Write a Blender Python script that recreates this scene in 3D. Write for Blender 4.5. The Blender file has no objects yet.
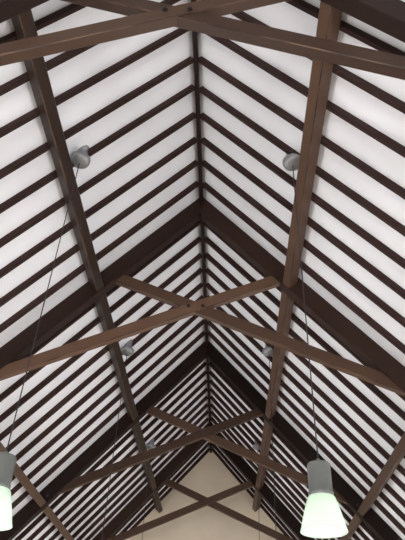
import bpy, bmesh, math, random
from mathutils import Vector, Matrix
random.seed(4)
sc = bpy.context.scene
try:
    sc.view_settings.view_transform = 'Standard'
except Exception: pass

H = 6.0; CZ = 1.6; RZ = CZ + H          # ridge line height (underside of rafters)
T = 1.13; ANG = math.atan(T); CA = math.cos(ANG); SA = math.sin(ANG)
TY = [v*H for v in (-0.28, 0.369, 1.001, 1.652, 2.292)]
SP = 0.643*H
YR = 0.358*H
Y0 = -4.6; Y1 = 2.57*H
WX = 3.75

# ---------------- materials ----------------
def nodes(name):
    m = bpy.data.materials.new(name); m.use_nodes = True
    nt = m.node_tree; b = nt.nodes['Principled BSDF']
    return m, nt, b
def wood(name, c1, c2, rough=0.5, spec=0.4, hard=True):
    m, nt, b = nodes(name); N = nt.nodes; L = nt.links
    uv = N.new('ShaderNodeUVMap')
    oi = N.new('ShaderNodeObjectInfo')
    add = N.new('ShaderNodeVectorMath'); add.operation = 'ADD'
    cmb = N.new('ShaderNodeCombineXYZ')
    mul = N.new('ShaderNodeMath'); mul.operation = 'MULTIPLY'; mul.inputs[1].default_value = 37
    L.new(oi.outputs['Random'], mul.inputs[0]); L.new(mul.outputs[0], cmb.inputs[0]); L.new(mul.outputs[0], cmb.inputs[2])
    L.new(uv.outputs[0], add.inputs[0]); L.new(cmb.outputs[0], add.inputs[1])
    mp = N.new('ShaderNodeMapping'); mp.inputs['Scale'].default_value = (1.8, 18, 1)
    L.new(add.outputs[0], mp.inputs[0])
    n = N.new('ShaderNodeTexNoise'); n.inputs['Scale'].default_value = 1.6; n.inputs['Detail'].default_value = 5
    n.inputs['Roughness'].default_value = 0.65; n.inputs['Distortion'].default_value = 0.6
    L.new(mp.outputs[0], n.inputs['Vector'])
    mp2 = N.new('ShaderNodeMapping'); mp2.inputs['Scale'].default_value = (3.0, 6, 1)
    L.new(add.outputs[0], mp2.inputs[0])
    n2 = N.new('ShaderNodeTexNoise'); n2.inputs['Scale'].default_value = 1.5; n2.inputs['Detail'].default_value = 5
    L.new(mp2.outputs[0], n2.inputs['Vector'])
    av = N.new('ShaderNodeMath'); av.operation = 'MULTIPLY_ADD'; av.inputs[1].default_value = 0.6
    sc2 = N.new('ShaderNodeMath'); sc2.operation = 'MULTIPLY'; sc2.inputs[1].default_value = 0.4
    L.new(n2.outputs['Fac'], sc2.inputs[0]); L.new(n.outputs['Fac'], av.inputs[0]); L.new(sc2.outputs[0], av.inputs[2])
    r = N.new('ShaderNodeValToRGB')
    r.color_ramp.elements[0].position = 0.44; r.color_ramp.elements[0].color = (*c1, 1)
    r.color_ramp.elements[1].position = 0.58; r.color_ramp.elements[1].color = (*c2, 1)
    L.new(av.outputs[0], r.inputs[0]); L.new(r.outputs[0], b.inputs['Base Color'])
    bp = N.new('ShaderNodeBump'); bp.inputs['Strength'].default_value = 0.4; bp.inputs['Distance'].default_value = 0.005
    L.new(n.outputs['Fac'], bp.inputs['Height']); L.new(bp.outputs[0], b.inputs['Normal'])
    b.inputs['Roughness'].default_value = rough; b.inputs['Specular IOR Level'].default_value = spec
    return m
def plain(name, c, rough=0.7, metal=0, var=0.05, scale=3.0, emit=None, es=0, bump=0.0):
    m, nt, b = nodes(name); N = nt.nodes; L = nt.links
    tc = N.new('ShaderNodeTexCoord'); n = N.new('ShaderNodeTexNoise')
    n.inputs['Scale'].default_value = scale; n.inputs['Detail'].default_value = 4
    L.new(tc.outputs['Object'], n.inputs['Vector'])
    r = N.new('ShaderNodeValToRGB')
    r.color_ramp.elements[0].position = 0.3; r.color_ramp.elements[1].position = 0.7
    r.color_ramp.elements[0].color = (*[x*(1-var) for x in c], 1)
    r.color_ramp.elements[1].color = (*[min(1, x*(1+var)) for x in c], 1)
    L.new(n.outputs['Fac'], r.inputs[0]); L.new(r.outputs[0], b.inputs['Base Color'])
    b.inputs['Roughness'].default_value = rough; b.inputs['Metallic'].default_value = metal
    if bump:
        bp = N.new('ShaderNodeBump'); bp.inputs['Strength'].default_value = bump; bp.inputs['Distance'].default_value = 0.01
        L.new(n.outputs['Fac'], bp.inputs['Height']); L.new(bp.outputs[0], b.inputs['Normal'])
    if emit:
        b.inputs['Emission Color'].default_value = (*emit, 1); b.inputs['Emission Strength'].default_value = es
    return m
M_rafter = wood('rafter_wood', (0.010, 0.0050, 0.0048), (0.036, 0.0180, 0.0155), 0.6, 0.12)
M_princ = wood('principal_wood', (0.007, 0.0035, 0.0028), (0.036, 0.0185, 0.0135), 0.55, 0.12)
M_brace = wood('brace_wood', (0.014, 0.0070, 0.0045), (0.108, 0.060, 0.039), 0.45, 0.2)
M_purlin = wood('purlin_wood', (0.020, 0.0100, 0.0065), (0.108, 0.059, 0.037), 0.45, 0.2)
M_plaster = plain('ceiling_plaster', (0.85, 0.855, 0.895), 0.85, var=0.04, scale=1.0)
M_wall = plain('wall_plaster', (0.78, 0.77, 0.74), 0.85, var=0.04, scale=1.0)
M_gable = plain('gable_plaster', (0.70, 0.60, 0.47), 0.85, var=0.07, scale=1.3)
M_floor = wood('floor_wood', (0.40, 0.33, 0.25), (0.55, 0.47, 0.38), 0.35)
M_iron = plain('iron', (0.04, 0.035, 0.035), 0.5, metal=0.8)
M_grey = plain('lamp_grey_metal', (0.15, 0.16, 0.15), 0.4, metal=0.3, var=0.02)
M_white = plain('rose_enamel', (0.26, 0.26, 0.27), 0.3, metal=0.3, var=0.02)
M_cable = plain('black_cable', (0.02, 0.018, 0.02), 0.6)
M_frame = plain('window_paint', (0.8, 0.8, 0.78), 0.5, var=0.02)
M_bulb = plain('bulb_glow', (1, 1, 1), 0.4, emit=(1.0, 1.0, 0.92), es=2.5)
def shade_mat():
    m, nt, b = nodes('lamp_shade_glass'); N = nt.nodes; L = nt.links
    tr = N.new('ShaderNodeBsdfTranslucent'); tr.inputs[0].default_value = (0.88, 0.97, 0.88, 1)
    n = N.new('ShaderNodeTexNoise'); n.inputs['Scale'].default_value = 6
    r = N.new('ShaderNodeValToRGB')
    r.color_ramp.elements[0].color = (0.60, 0.71, 0.62, 1); r.color_ramp.elements[1].color = (0.68, 0.79, 0.70, 1)
    L.new(n.outputs['Fac'], r.inputs[0]); L.new(r.outputs[0], b.inputs['Base Color'])
    b.inputs['Roughness'].default_value = 0.2
    mx = N.new('ShaderNodeMixShader'); mx.inputs[0].default_value = 0.5
    L.new(b.outputs[0], mx.inputs[1]); L.new(tr.outputs[0], mx.inputs[2])
    L.new(mx.outputs[0], N['Material Output'].inputs[0])
    return m
M_shade = shade_mat()
def glass_mat():
    m, nt, b = nodes('window_glass')
    b.inputs['Base Color'].default_value = (0.9, 0.95, 0.95, 1); b.inputs['Roughness'].default_value = 0.02
    b.inputs['Transmission Weight'].default_value = 1.0
    return m
M_glass = glass_mat()

# ---------------- helpers ----------------
def mkobj(name, bm, mat, parent=None, loc=(0, 0, 0), smooth=False):
    me = bpy.data.meshes.new(name); bm.normal_update(); bm.to_mesh(me); bm.free()
    me.materials.append(mat)
    if smooth:
        for p in me.polygons: p.use_smooth = True
    o = bpy.data.objects.new(name, me); sc.collection.objects.link(o); o.location = loc
    if parent: o.parent = parent
    return o
def empty(name, loc=(0, 0, 0)):
    e = bpy.data.objects.new(name, None); e.empty_display_size = 0.2; sc.collection.objects.link(e); e.location = loc
    return e
def add_box(bm, c, ax, hs, bev=0.0, udir=0):
    uvl = bm.loops.layers.uv.verify()
    off = random.random()*20
    vs = {}
    for i in (-1, 1):
        for j in (-1, 1):
            for k in (-1, 1):
                vs[i, j, k] = bm.verts.new(Vector(c) + ax[0]*hs[0]*i + ax[1]*hs[1]*j + ax[2]*hs[2]*k)
    F = [[(-1,-1,-1),(-1,-1,1),(-1,1,1),(-1,1,-1)], [(1,-1,-1),(1,1,-1),(1,1,1),(1,-1,1)],
         [(-1,-1,-1),(1,-1,-1),(1,-1,1),(-1,-1,1)], [(-1,1,-1),(-1,1,1),(1,1,1),(1,1,-1)],
         [(-1,-1,-1),(-1,1,-1),(1,1,-1),(1,-1,-1)], [(-1,-1,1),(1,-1,1),(1,1,1),(-1,1,1)]]
    fs = [bm.faces.new([vs[q] for q in f]) for f in F]
    bmesh.ops.recalc_face_normals(bm, faces=fs)
    if bev > 0:
        es = set(e for f in fs for e in f.edges)
        r = bmesh.ops.bevel(bm, geom=list(es), offset=bev, segments=1, affect='EDGES', profile=0.5)
        fs = list(set(r['faces']) | set(f for f in fs if f.is_valid))
    o = [a for a in range(3) if a != udir]
    for f in fs:
        if not f.is_valid: continue
        for l in f.loops:
            d = l.vert.co - Vector(c)
            l[uvl].uv = (d.dot(ax[udir]) + off, d.dot(ax[o[0]]) + d.dot(ax[o[1]])*0.83 + off*1.7)
X, Y, Z = Vector((1, 0, 0)), Vector((0, 1, 0)), Vector((0, 0, 1))
def add_prism(bm, poly, y0, y1, d, bev=0.008):
    uvl = bm.loops.layers.uv.verify(); off = random.random()*20
    a = [bm.verts.new((x, y0, z)) for x, z in poly]; b = [bm.verts.new((x, y1, z)) for x, z in poly]
    fs = [bm.faces.new(a), bm.faces.new(b[::-1])]
    n = len(poly)
    for i in range(n):
        fs.append(bm.faces.new([a[(i+1) % n], a[i], b[i], b[(i+1) % n]]))
    bmesh.ops.recalc_face_normals(bm, faces=fs)
    if bev:
        es = set(e for f in fs for e in f.edges)
        r = bmesh.ops.bevel(bm, geom=list(es), offset=bev, segments=1, affect='EDGES', profile=0.5)
        fs = list(set(r['faces']) | set(f for f in fs if f.is_valid))
    dv = Vector((d[0], 0, d[1])).normalized(); nv = Vector((-dv.z, 0, dv.x))
    for f in fs:
        if not f.is_valid: continue
        for l in f.loops:
            l[uvl].uv = (l.vert.co.dot(dv) + off, l.vert.co.dot(nv) + l.vert.co.y*0.9 + off*1.3)
def lathe(bm, prof, seg=40, c=(0, 0, 0)):
    rings = []
    for r, z in prof:
        rings.append([bm.verts.new((c[0]+r*math.cos(2*math.pi*i/seg), c[1]+r*math.sin(2*math.pi*i/seg), c[2]+z)) for i in range(seg)])
    for a, b in zip(rings, rings[1:]):
        for i in range(seg):
            bm.faces.new([a[i], a[(i+1) % seg], b[(i+1) % seg], b[i]])
    return rings

# ---------------- roof: rafters, ridge, purlins, ceiling ----------------
RD, RW = 0.066, 0.046      # rafter exposed depth / width
bm = bmesh.new()
SPR = SP/10
k0 = int((Y0 - YR)/SPR) ; k1 = int((Y1 - YR)/SPR)
for k in range(k0, k1+1):
    y = YR + k*SPR
    if y < Y0+0.05 or y > Y1-0.05 or k % 10 == 0: continue
    for s in (-1, 1):
        dvec = Vector((s*CA, 0, -SA)); nv = Vector((s*SA, 0, CA))
        L0 = 0.02; L1 = (WX)/CA
        c = Vector((0, y + random.uniform(-.012, .012), RZ)) + dvec*(L0+L1)/2 + nv*(RD/2)
        add_box(bm, c, (dvec, Y, nv), ((L1-L0)/2, RW/2, RD/2+0.004), 0.004, 0)
mkobj('common_rafters', bm, M_rafter)

bm = bmesh.new()
add_box(bm, ((0, (Y0+Y1)/2, RZ+0.03)), (Y, X, Z), ((Y1-Y0)/2, 0.025, 0.085), 0.006, 0)
mkobj('ridge_beam', bm, M_rafter)

bm = bmesh.new()
for s in (-1, 1):
    dvec = Vector((s*CA, 0, -SA)); nv = Vector((s*SA, 0, CA))
    L1 = (WX+0.25)/CA
    c = Vector((0, (Y0+Y1)/2, RZ + RD/CA)) + dvec*(L1/2) + nv*0.03
    add_box(bm, c, (dvec, Y, nv), (L1/2, (Y1-Y0)/2+0.2, 0.03))
mkobj('ceiling', bm, M_plaster)

PW, PD = 0.12, 0.155
for (s, x) in ((-1, 0.223*H), (1, 0.208*H), (-1, 0.450*H), (1, 0.447*H)):
    dvec = Vector((s*CA, 0, -SA)); nv = Vector((s*SA, 0, CA))
    bm = bmesh.new()
    c = Vector((0, 0, 0))
    add_box(bm, c, (Y, dvec, nv), ((Y1-Y0)/2-0.004, PW/2, PD/2), 0.008, 0)
    mkobj('purlin', bm, M_purlin, loc=Vector((s*x, (Y0+Y1)/2, RZ - T*x)) - nv*(PD/2+0.0042))

# ---------------- trusses ----------------
PRD, PRW = 0.235, 0.14      # principal rafter depth / thickness
VD = PRD/CA
CRZ = -(1-0.694)*H         # scissor crossing below ridge
BS = 0.437                 # brace slope
BD = 0.145; BT = 0.085
BV = BD/2*math.sqrt(1+BS*BS)
def bolt(bm, x, z, y, r=0.018):
    m = Matrix.Translation((x, y, z)) @ Matrix.Rotation(math.pi/2, 4, 'X')
    bmesh.ops.create_cone(bm, cap_ends=True, segments=6, radius1=r, radius2=r*0.9, depth=0.03, matrix=m)
    bmesh.ops.create_cone(bm, cap_ends=True, segments=16, radius1=r*1.7, radius2=r*1.7, depth=0.012, matrix=m)
for i, ty in enumerate(TY):
    e = empty('roof_truss', (0, ty, RZ))
    for s, nm in ((-1, 'principal_rafter_left'), (1, 'principal_rafter_right')):
        bm = bmesh.new(); top = 0.096; xe = WX
        poly = [(0.0, top), (s*xe, top - T*xe), (s*xe, top - T*xe - VD), (0.0, top - VD)]
        add_prism(bm, poly, -PRW/2, PRW/2, (s, -T))
        mkobj(nm, bm, M_princ, e)
    for s, nm, yo in ((-1, 'scissor_brace_a', -0.006), (1, 'scissor_brace_b', 0.006)):
        bm = bmesh.new()
        xl = s*(0.44*H); xh = -s*(0.200*H)
        zl = CRZ - BS*abs(xl); zh = CRZ + BS*abs(xh)
        add_prism(bm, [(xl, zl-BV), (xl, zl+BV), (xh, zh+BV), (xh, zh-BV)], yo-BT/2, yo+BT/2, (s, -BS), 0.006)
        mkobj(nm, bm, M_brace, e)
    bm = bmesh.new()
    for sy in (-1, 1):
        for (x, z) in ((-0.09, CRZ), (0.09, CRZ)):
            bolt(bm, x, z, sy*(BT/2+0.012), 0.013)
        for s in (-1, 1):
            x = s*0.2*H; bolt(bm, x, -T*abs(x)-0.12, sy*(PRW/2+0.006), 0.014)
            x = s*0.425*H; bolt(bm, x, -T*abs(x)-0.12, sy*(PRW/2+0.006), 0.014)
    mkobj('bolts', bm, M_iron, e)

# ---------------- walls / floor ----------------
EZ = RZ - T*WX + 0.2
def wall_side(name, sx):
    bm = bmesh.new()
    wins = []
    for ty in TY[:-1]: wins.append(ty + SP/2)
    wins.sort()
    z0, z1, hw = 0.9, 2.75, 0.8
    th = 0.15; xc = sx*(WX+th)
    def bx(ya, yb, za, zb):
        add_box(bm, (xc, (ya+yb)/2, (za+zb)/2), (X, Y, Z), (th, (yb-ya)/2, (zb-za)/2))
    bx(Y0, Y1, 0, z0); bx(Y0, Y1, z1, EZ)
    cur = Y0
    for w in wins:
        bx(cur, w-hw, z0, z1); cur = w+hw
    bx(cur, Y1, z0, z1)
    mkobj(name, bm, M_wall)
    return wins, z0, z1, hw
nwin = 0
for nm, sx in (('wall_left', -1), ('wall_right', 1)):
    wins, z0, z1, hw = wall_side(nm, sx)
    for w in wins:
        nwin += 1
        e = empty('window_%d' % nwin, (sx*(WX+0.14), w, (z0+z1)/2))
        bm = bmesh.new(); hh = (z1-z0)/2; t = 0.035
        for zz in (-hh+t, 0.25, hh-t): add_box(bm, (0, 0, zz), (X, Y, Z), (0.04, hw-0.001, t), 0.005)
        for yy in (-hw+t, 0, hw-t): add_box(bm, (0, yy, 0), (X, Y, Z), (0.038, t, hh-0.001), 0.005)
        mkobj('frame', bm, M_frame, e)
        bm = bmesh.new(); add_box(bm, (0, 0, 0), (X, Y, Z), (0.004, hw-0.03, hh-0.03)); mkobj('pane', bm, M_glass, e)
        bm = bmesh.new(); add_box(bm, (-sx*0.12, 0, -hh+0.0), (X, Y, Z), (0.12, hw+0.06, 0.02), 0.005); mkobj('sill', bm, M_frame, e)
        ld = bpy.data.lights.new('daylight', 'AREA'); ld.shape = 'RECTANGLE'; ld.size = 2*hw-0.2; ld.size_y = 2*hh-0.2
        ld.energy = 98; ld.color = (0.98, 0.98, 1.0)
        lo = bpy.data.objects.new('daylight', ld); sc.collection.objects.link(lo); lo.parent = e
        lo.location = (-sx*0.06, 0, 0); lo.rotation_euler = Vector((-sx, 0, 0.25)).to_track_quat('-Z', 'Y').to_euler()
def gable(name, y, th, mat, window=False):
    bm = bmesh.new()
    xs = WX+0.2; ztop = RZ + RD/CA; ze = ztop - T*xs
    if not window:
        add_prism(bm, [(-xs, 0), (xs, 0), (xs, ze), (0, ztop), (-xs, ze)], y, y+th, (1, 0), 0)
    else:
        w, a, b = 1.7, 1.2, 4.6
        add_prism(bm, [(-xs, 0), (-w, 0), (-w, b), (-w, ztop-T*w), (-xs, ze)], y, y+th, (1, 0), 0)
        add_prism(bm, [(xs, 0), (xs, ze), (w, ztop-T*w), (w, 0)], y, y+th, (1, 0), 0)
        add_prism(bm, [(-w, 0), (w, 0), (w, a), (-w, a)], y, y+th, (1, 0), 0)
        add_prism(bm, [(-w, b), (w, b), (w, ztop-T*w), (0, ztop), (-w, ztop-T*w)], y, y+th, (1, 0), 0)
        e = empty('window_%d' % (nwin+1), (0, y+th/2, (a+b)/2)); hh = (b-a)/2
        bf = bmesh.new()
        for zz in (-hh+.04, -.4, .6, hh-.04): add_box(bf, (0, 0, zz), (X, Y, Z), (w-.001, .04, .04), .005)
        for xx in (-w+.04, -.57, .57, w-.04): add_box(bf, (xx, 0, 0), (X, Y, Z), (.04, .038, hh-.001), .005)
        mkobj('frame', bf, M_frame, e)
        bf = bmesh.new(); add_box(bf, (0, 0, 0), (X, Y, Z), (w-.03, .004, hh-.03)); mkobj('pane', bf, M_glass, e)
        ld = bpy.data.lights.new('daylight', 'AREA'); ld.shape = 'RECTANGLE'; ld.size = 2*w-.2; ld.size_y = 2*hh-.2
        ld.energy = 600; ld.color = (1.0, 0.975, 0.94)
        lo = bpy.data.objects.new('daylight', ld); sc.collection.objects.link(lo); lo.parent = e
        lo.location = (0, .12, 0); lo.rotation_euler = Vector((0, 1, 0.25)).to_track_quat('-Z', 'Z').to_euler()
    mkobj(name, bm, mat)
gable('wall_far', Y1, 0.3, M_gable)
gable('wall_near', Y0-0.3, 0.3, M_wall, True)
bm = bmesh.new(); add_box(bm, (0, (Y0+Y1)/2, -0.05), (X, Y, Z), (WX+.3, (Y1-Y0)/2+.3, 0.05), 0, 1)
mkobj('floor', bm, M_floor)
for nm, sx in (('baseboard_left', -1), ('baseboard_right', 1)):
    bm = bmesh.new(); add_box(bm, (sx*(WX-0.012), (Y0+Y1)/2, 0.08), (Y, X, Z), ((Y1-Y0)/2, 0.012, 0.08), 0.004); mkobj(nm, bm, M_frame)

# ---------------- pendant lamps ----------------
CX = 0.067*H     # camera x relative to ridge
def lamp(x, y, zb):
    zc = RZ - T*abs(x)
    e = empty('pendant_lamp', (x, y, zb))
    zr = zc - zb
    bm = bmesh.new()
    lathe(bm, [(0.0001, -0.05), (0.03, -0.05), (0.07, -0.042), (0.098, -0.02), (0.104, 0.0), (0.104, 0.03), (0.07, 0.045), (0.06, 0.05), (0.06, 0.22)], 40, (0, 0, zr-0.05))
    mkobj('ceiling_rose', bm, M_white, e, smooth=True)
    bm = bmesh.new(); lathe(bm, [(0.005, 0.47), (0.005, zr-0.09)], 8); mkobj('cable', bm, M_cable, e)
    bm = bmesh.new()
    lathe(bm, [(0.0001, 0.495), (0.012, 0.495), (0.014, 0.475), (0.03, 0.47), (0.072, 0.462), (0.081, 0.452), (0.082, 0.44),
               (0.082, 0.262), (0.087, 0.257), (0.087, 0.232), (0.080, 0.222), (0.0001, 0.222)], 48)
    mkobj('lamp_body', bm, M_grey, e, smooth=True)
    bm = bmesh.new()
    prof = [(0.084, 0.232), (0.096, 0.22), (0.109, 0.18), (0.123, 0.13), (0.137, 0.08), (0.148, 0.032), (0.155, 0.008), (0.157, 0.0),
            (0.152, 0.0), (0.147, 0.01), (0.142, 0.032), (0.130, 0.08), (0.116, 0.13), (0.102, 0.18), (0.09, 0.21)]
    lathe(bm, prof, 64); mkobj('shade', bm, M_shade, e, smooth=True)
    bm = bmesh.new()
    lathe(bm, [(0.0001, 0.222), (0.025, 0.222), (0.028, 0.19), (0.042, 0.16), (0.048, 0.13), (0.04, 0.1), (0.02, 0.088), (0.0001, 0.085)], 32)
    mkobj('bulb', bm, M_bulb, e, smooth=True)
    ld = bpy.data.lights.new('lamp_light', 'POINT'); ld.energy = 1.6; ld.shadow_soft_size = 0.03; ld.color = (0.98, 1.0, 0.93)
    lo = bpy.data.objects.new('lamp_light', ld); sc.collection.objects.link(lo); lo.parent = e; lo.location = (0, 0, 0.06)
for i in range(-1, 3):
    yy = i*0.648*H
    lamp(-0.2605*H + CX, 0.671*H + yy, CZ + 0.1715*H)
    lamp(0.110*H + CX, 0.690*H + yy, CZ + 0.180*H)

# ---------------- world / camera ----------------
w = bpy.data.worlds.new('World'); sc.world = w; w.use_nodes = True
bg = w.node_tree.nodes['Background']
sky = w.node_tree.nodes.new('ShaderNodeTexSky'); sky.sky_type = 'HOSEK_WILKIE'; sky.turbidity = 6
w.node_tree.links.new(sky.outputs[0], bg.inputs[0]); bg.inputs[1].default_value = 1.0

Yc = Vector((19.5, -465, -584)).normalized()
Zc = Vector((36, 736, -584)); Zc = (Zc - Yc*Zc.dot(Yc)).normalized()
Xc = Yc.cross(Zc)
R = Matrix((Xc, Yc, Zc))
cam = bpy.data.cameras.new('camera'); co = bpy.data.objects.new('camera', cam); sc.collection.objects.link(co)
cam.sensor_fit = 'VERTICAL'; cam.sensor_height = 36; cam.lens = 584/540*36; cam.clip_start = 0.05
co.matrix_world = Matrix.Translation((CX, 0, CZ)) @ R.to_4x4()
sc.camera = co
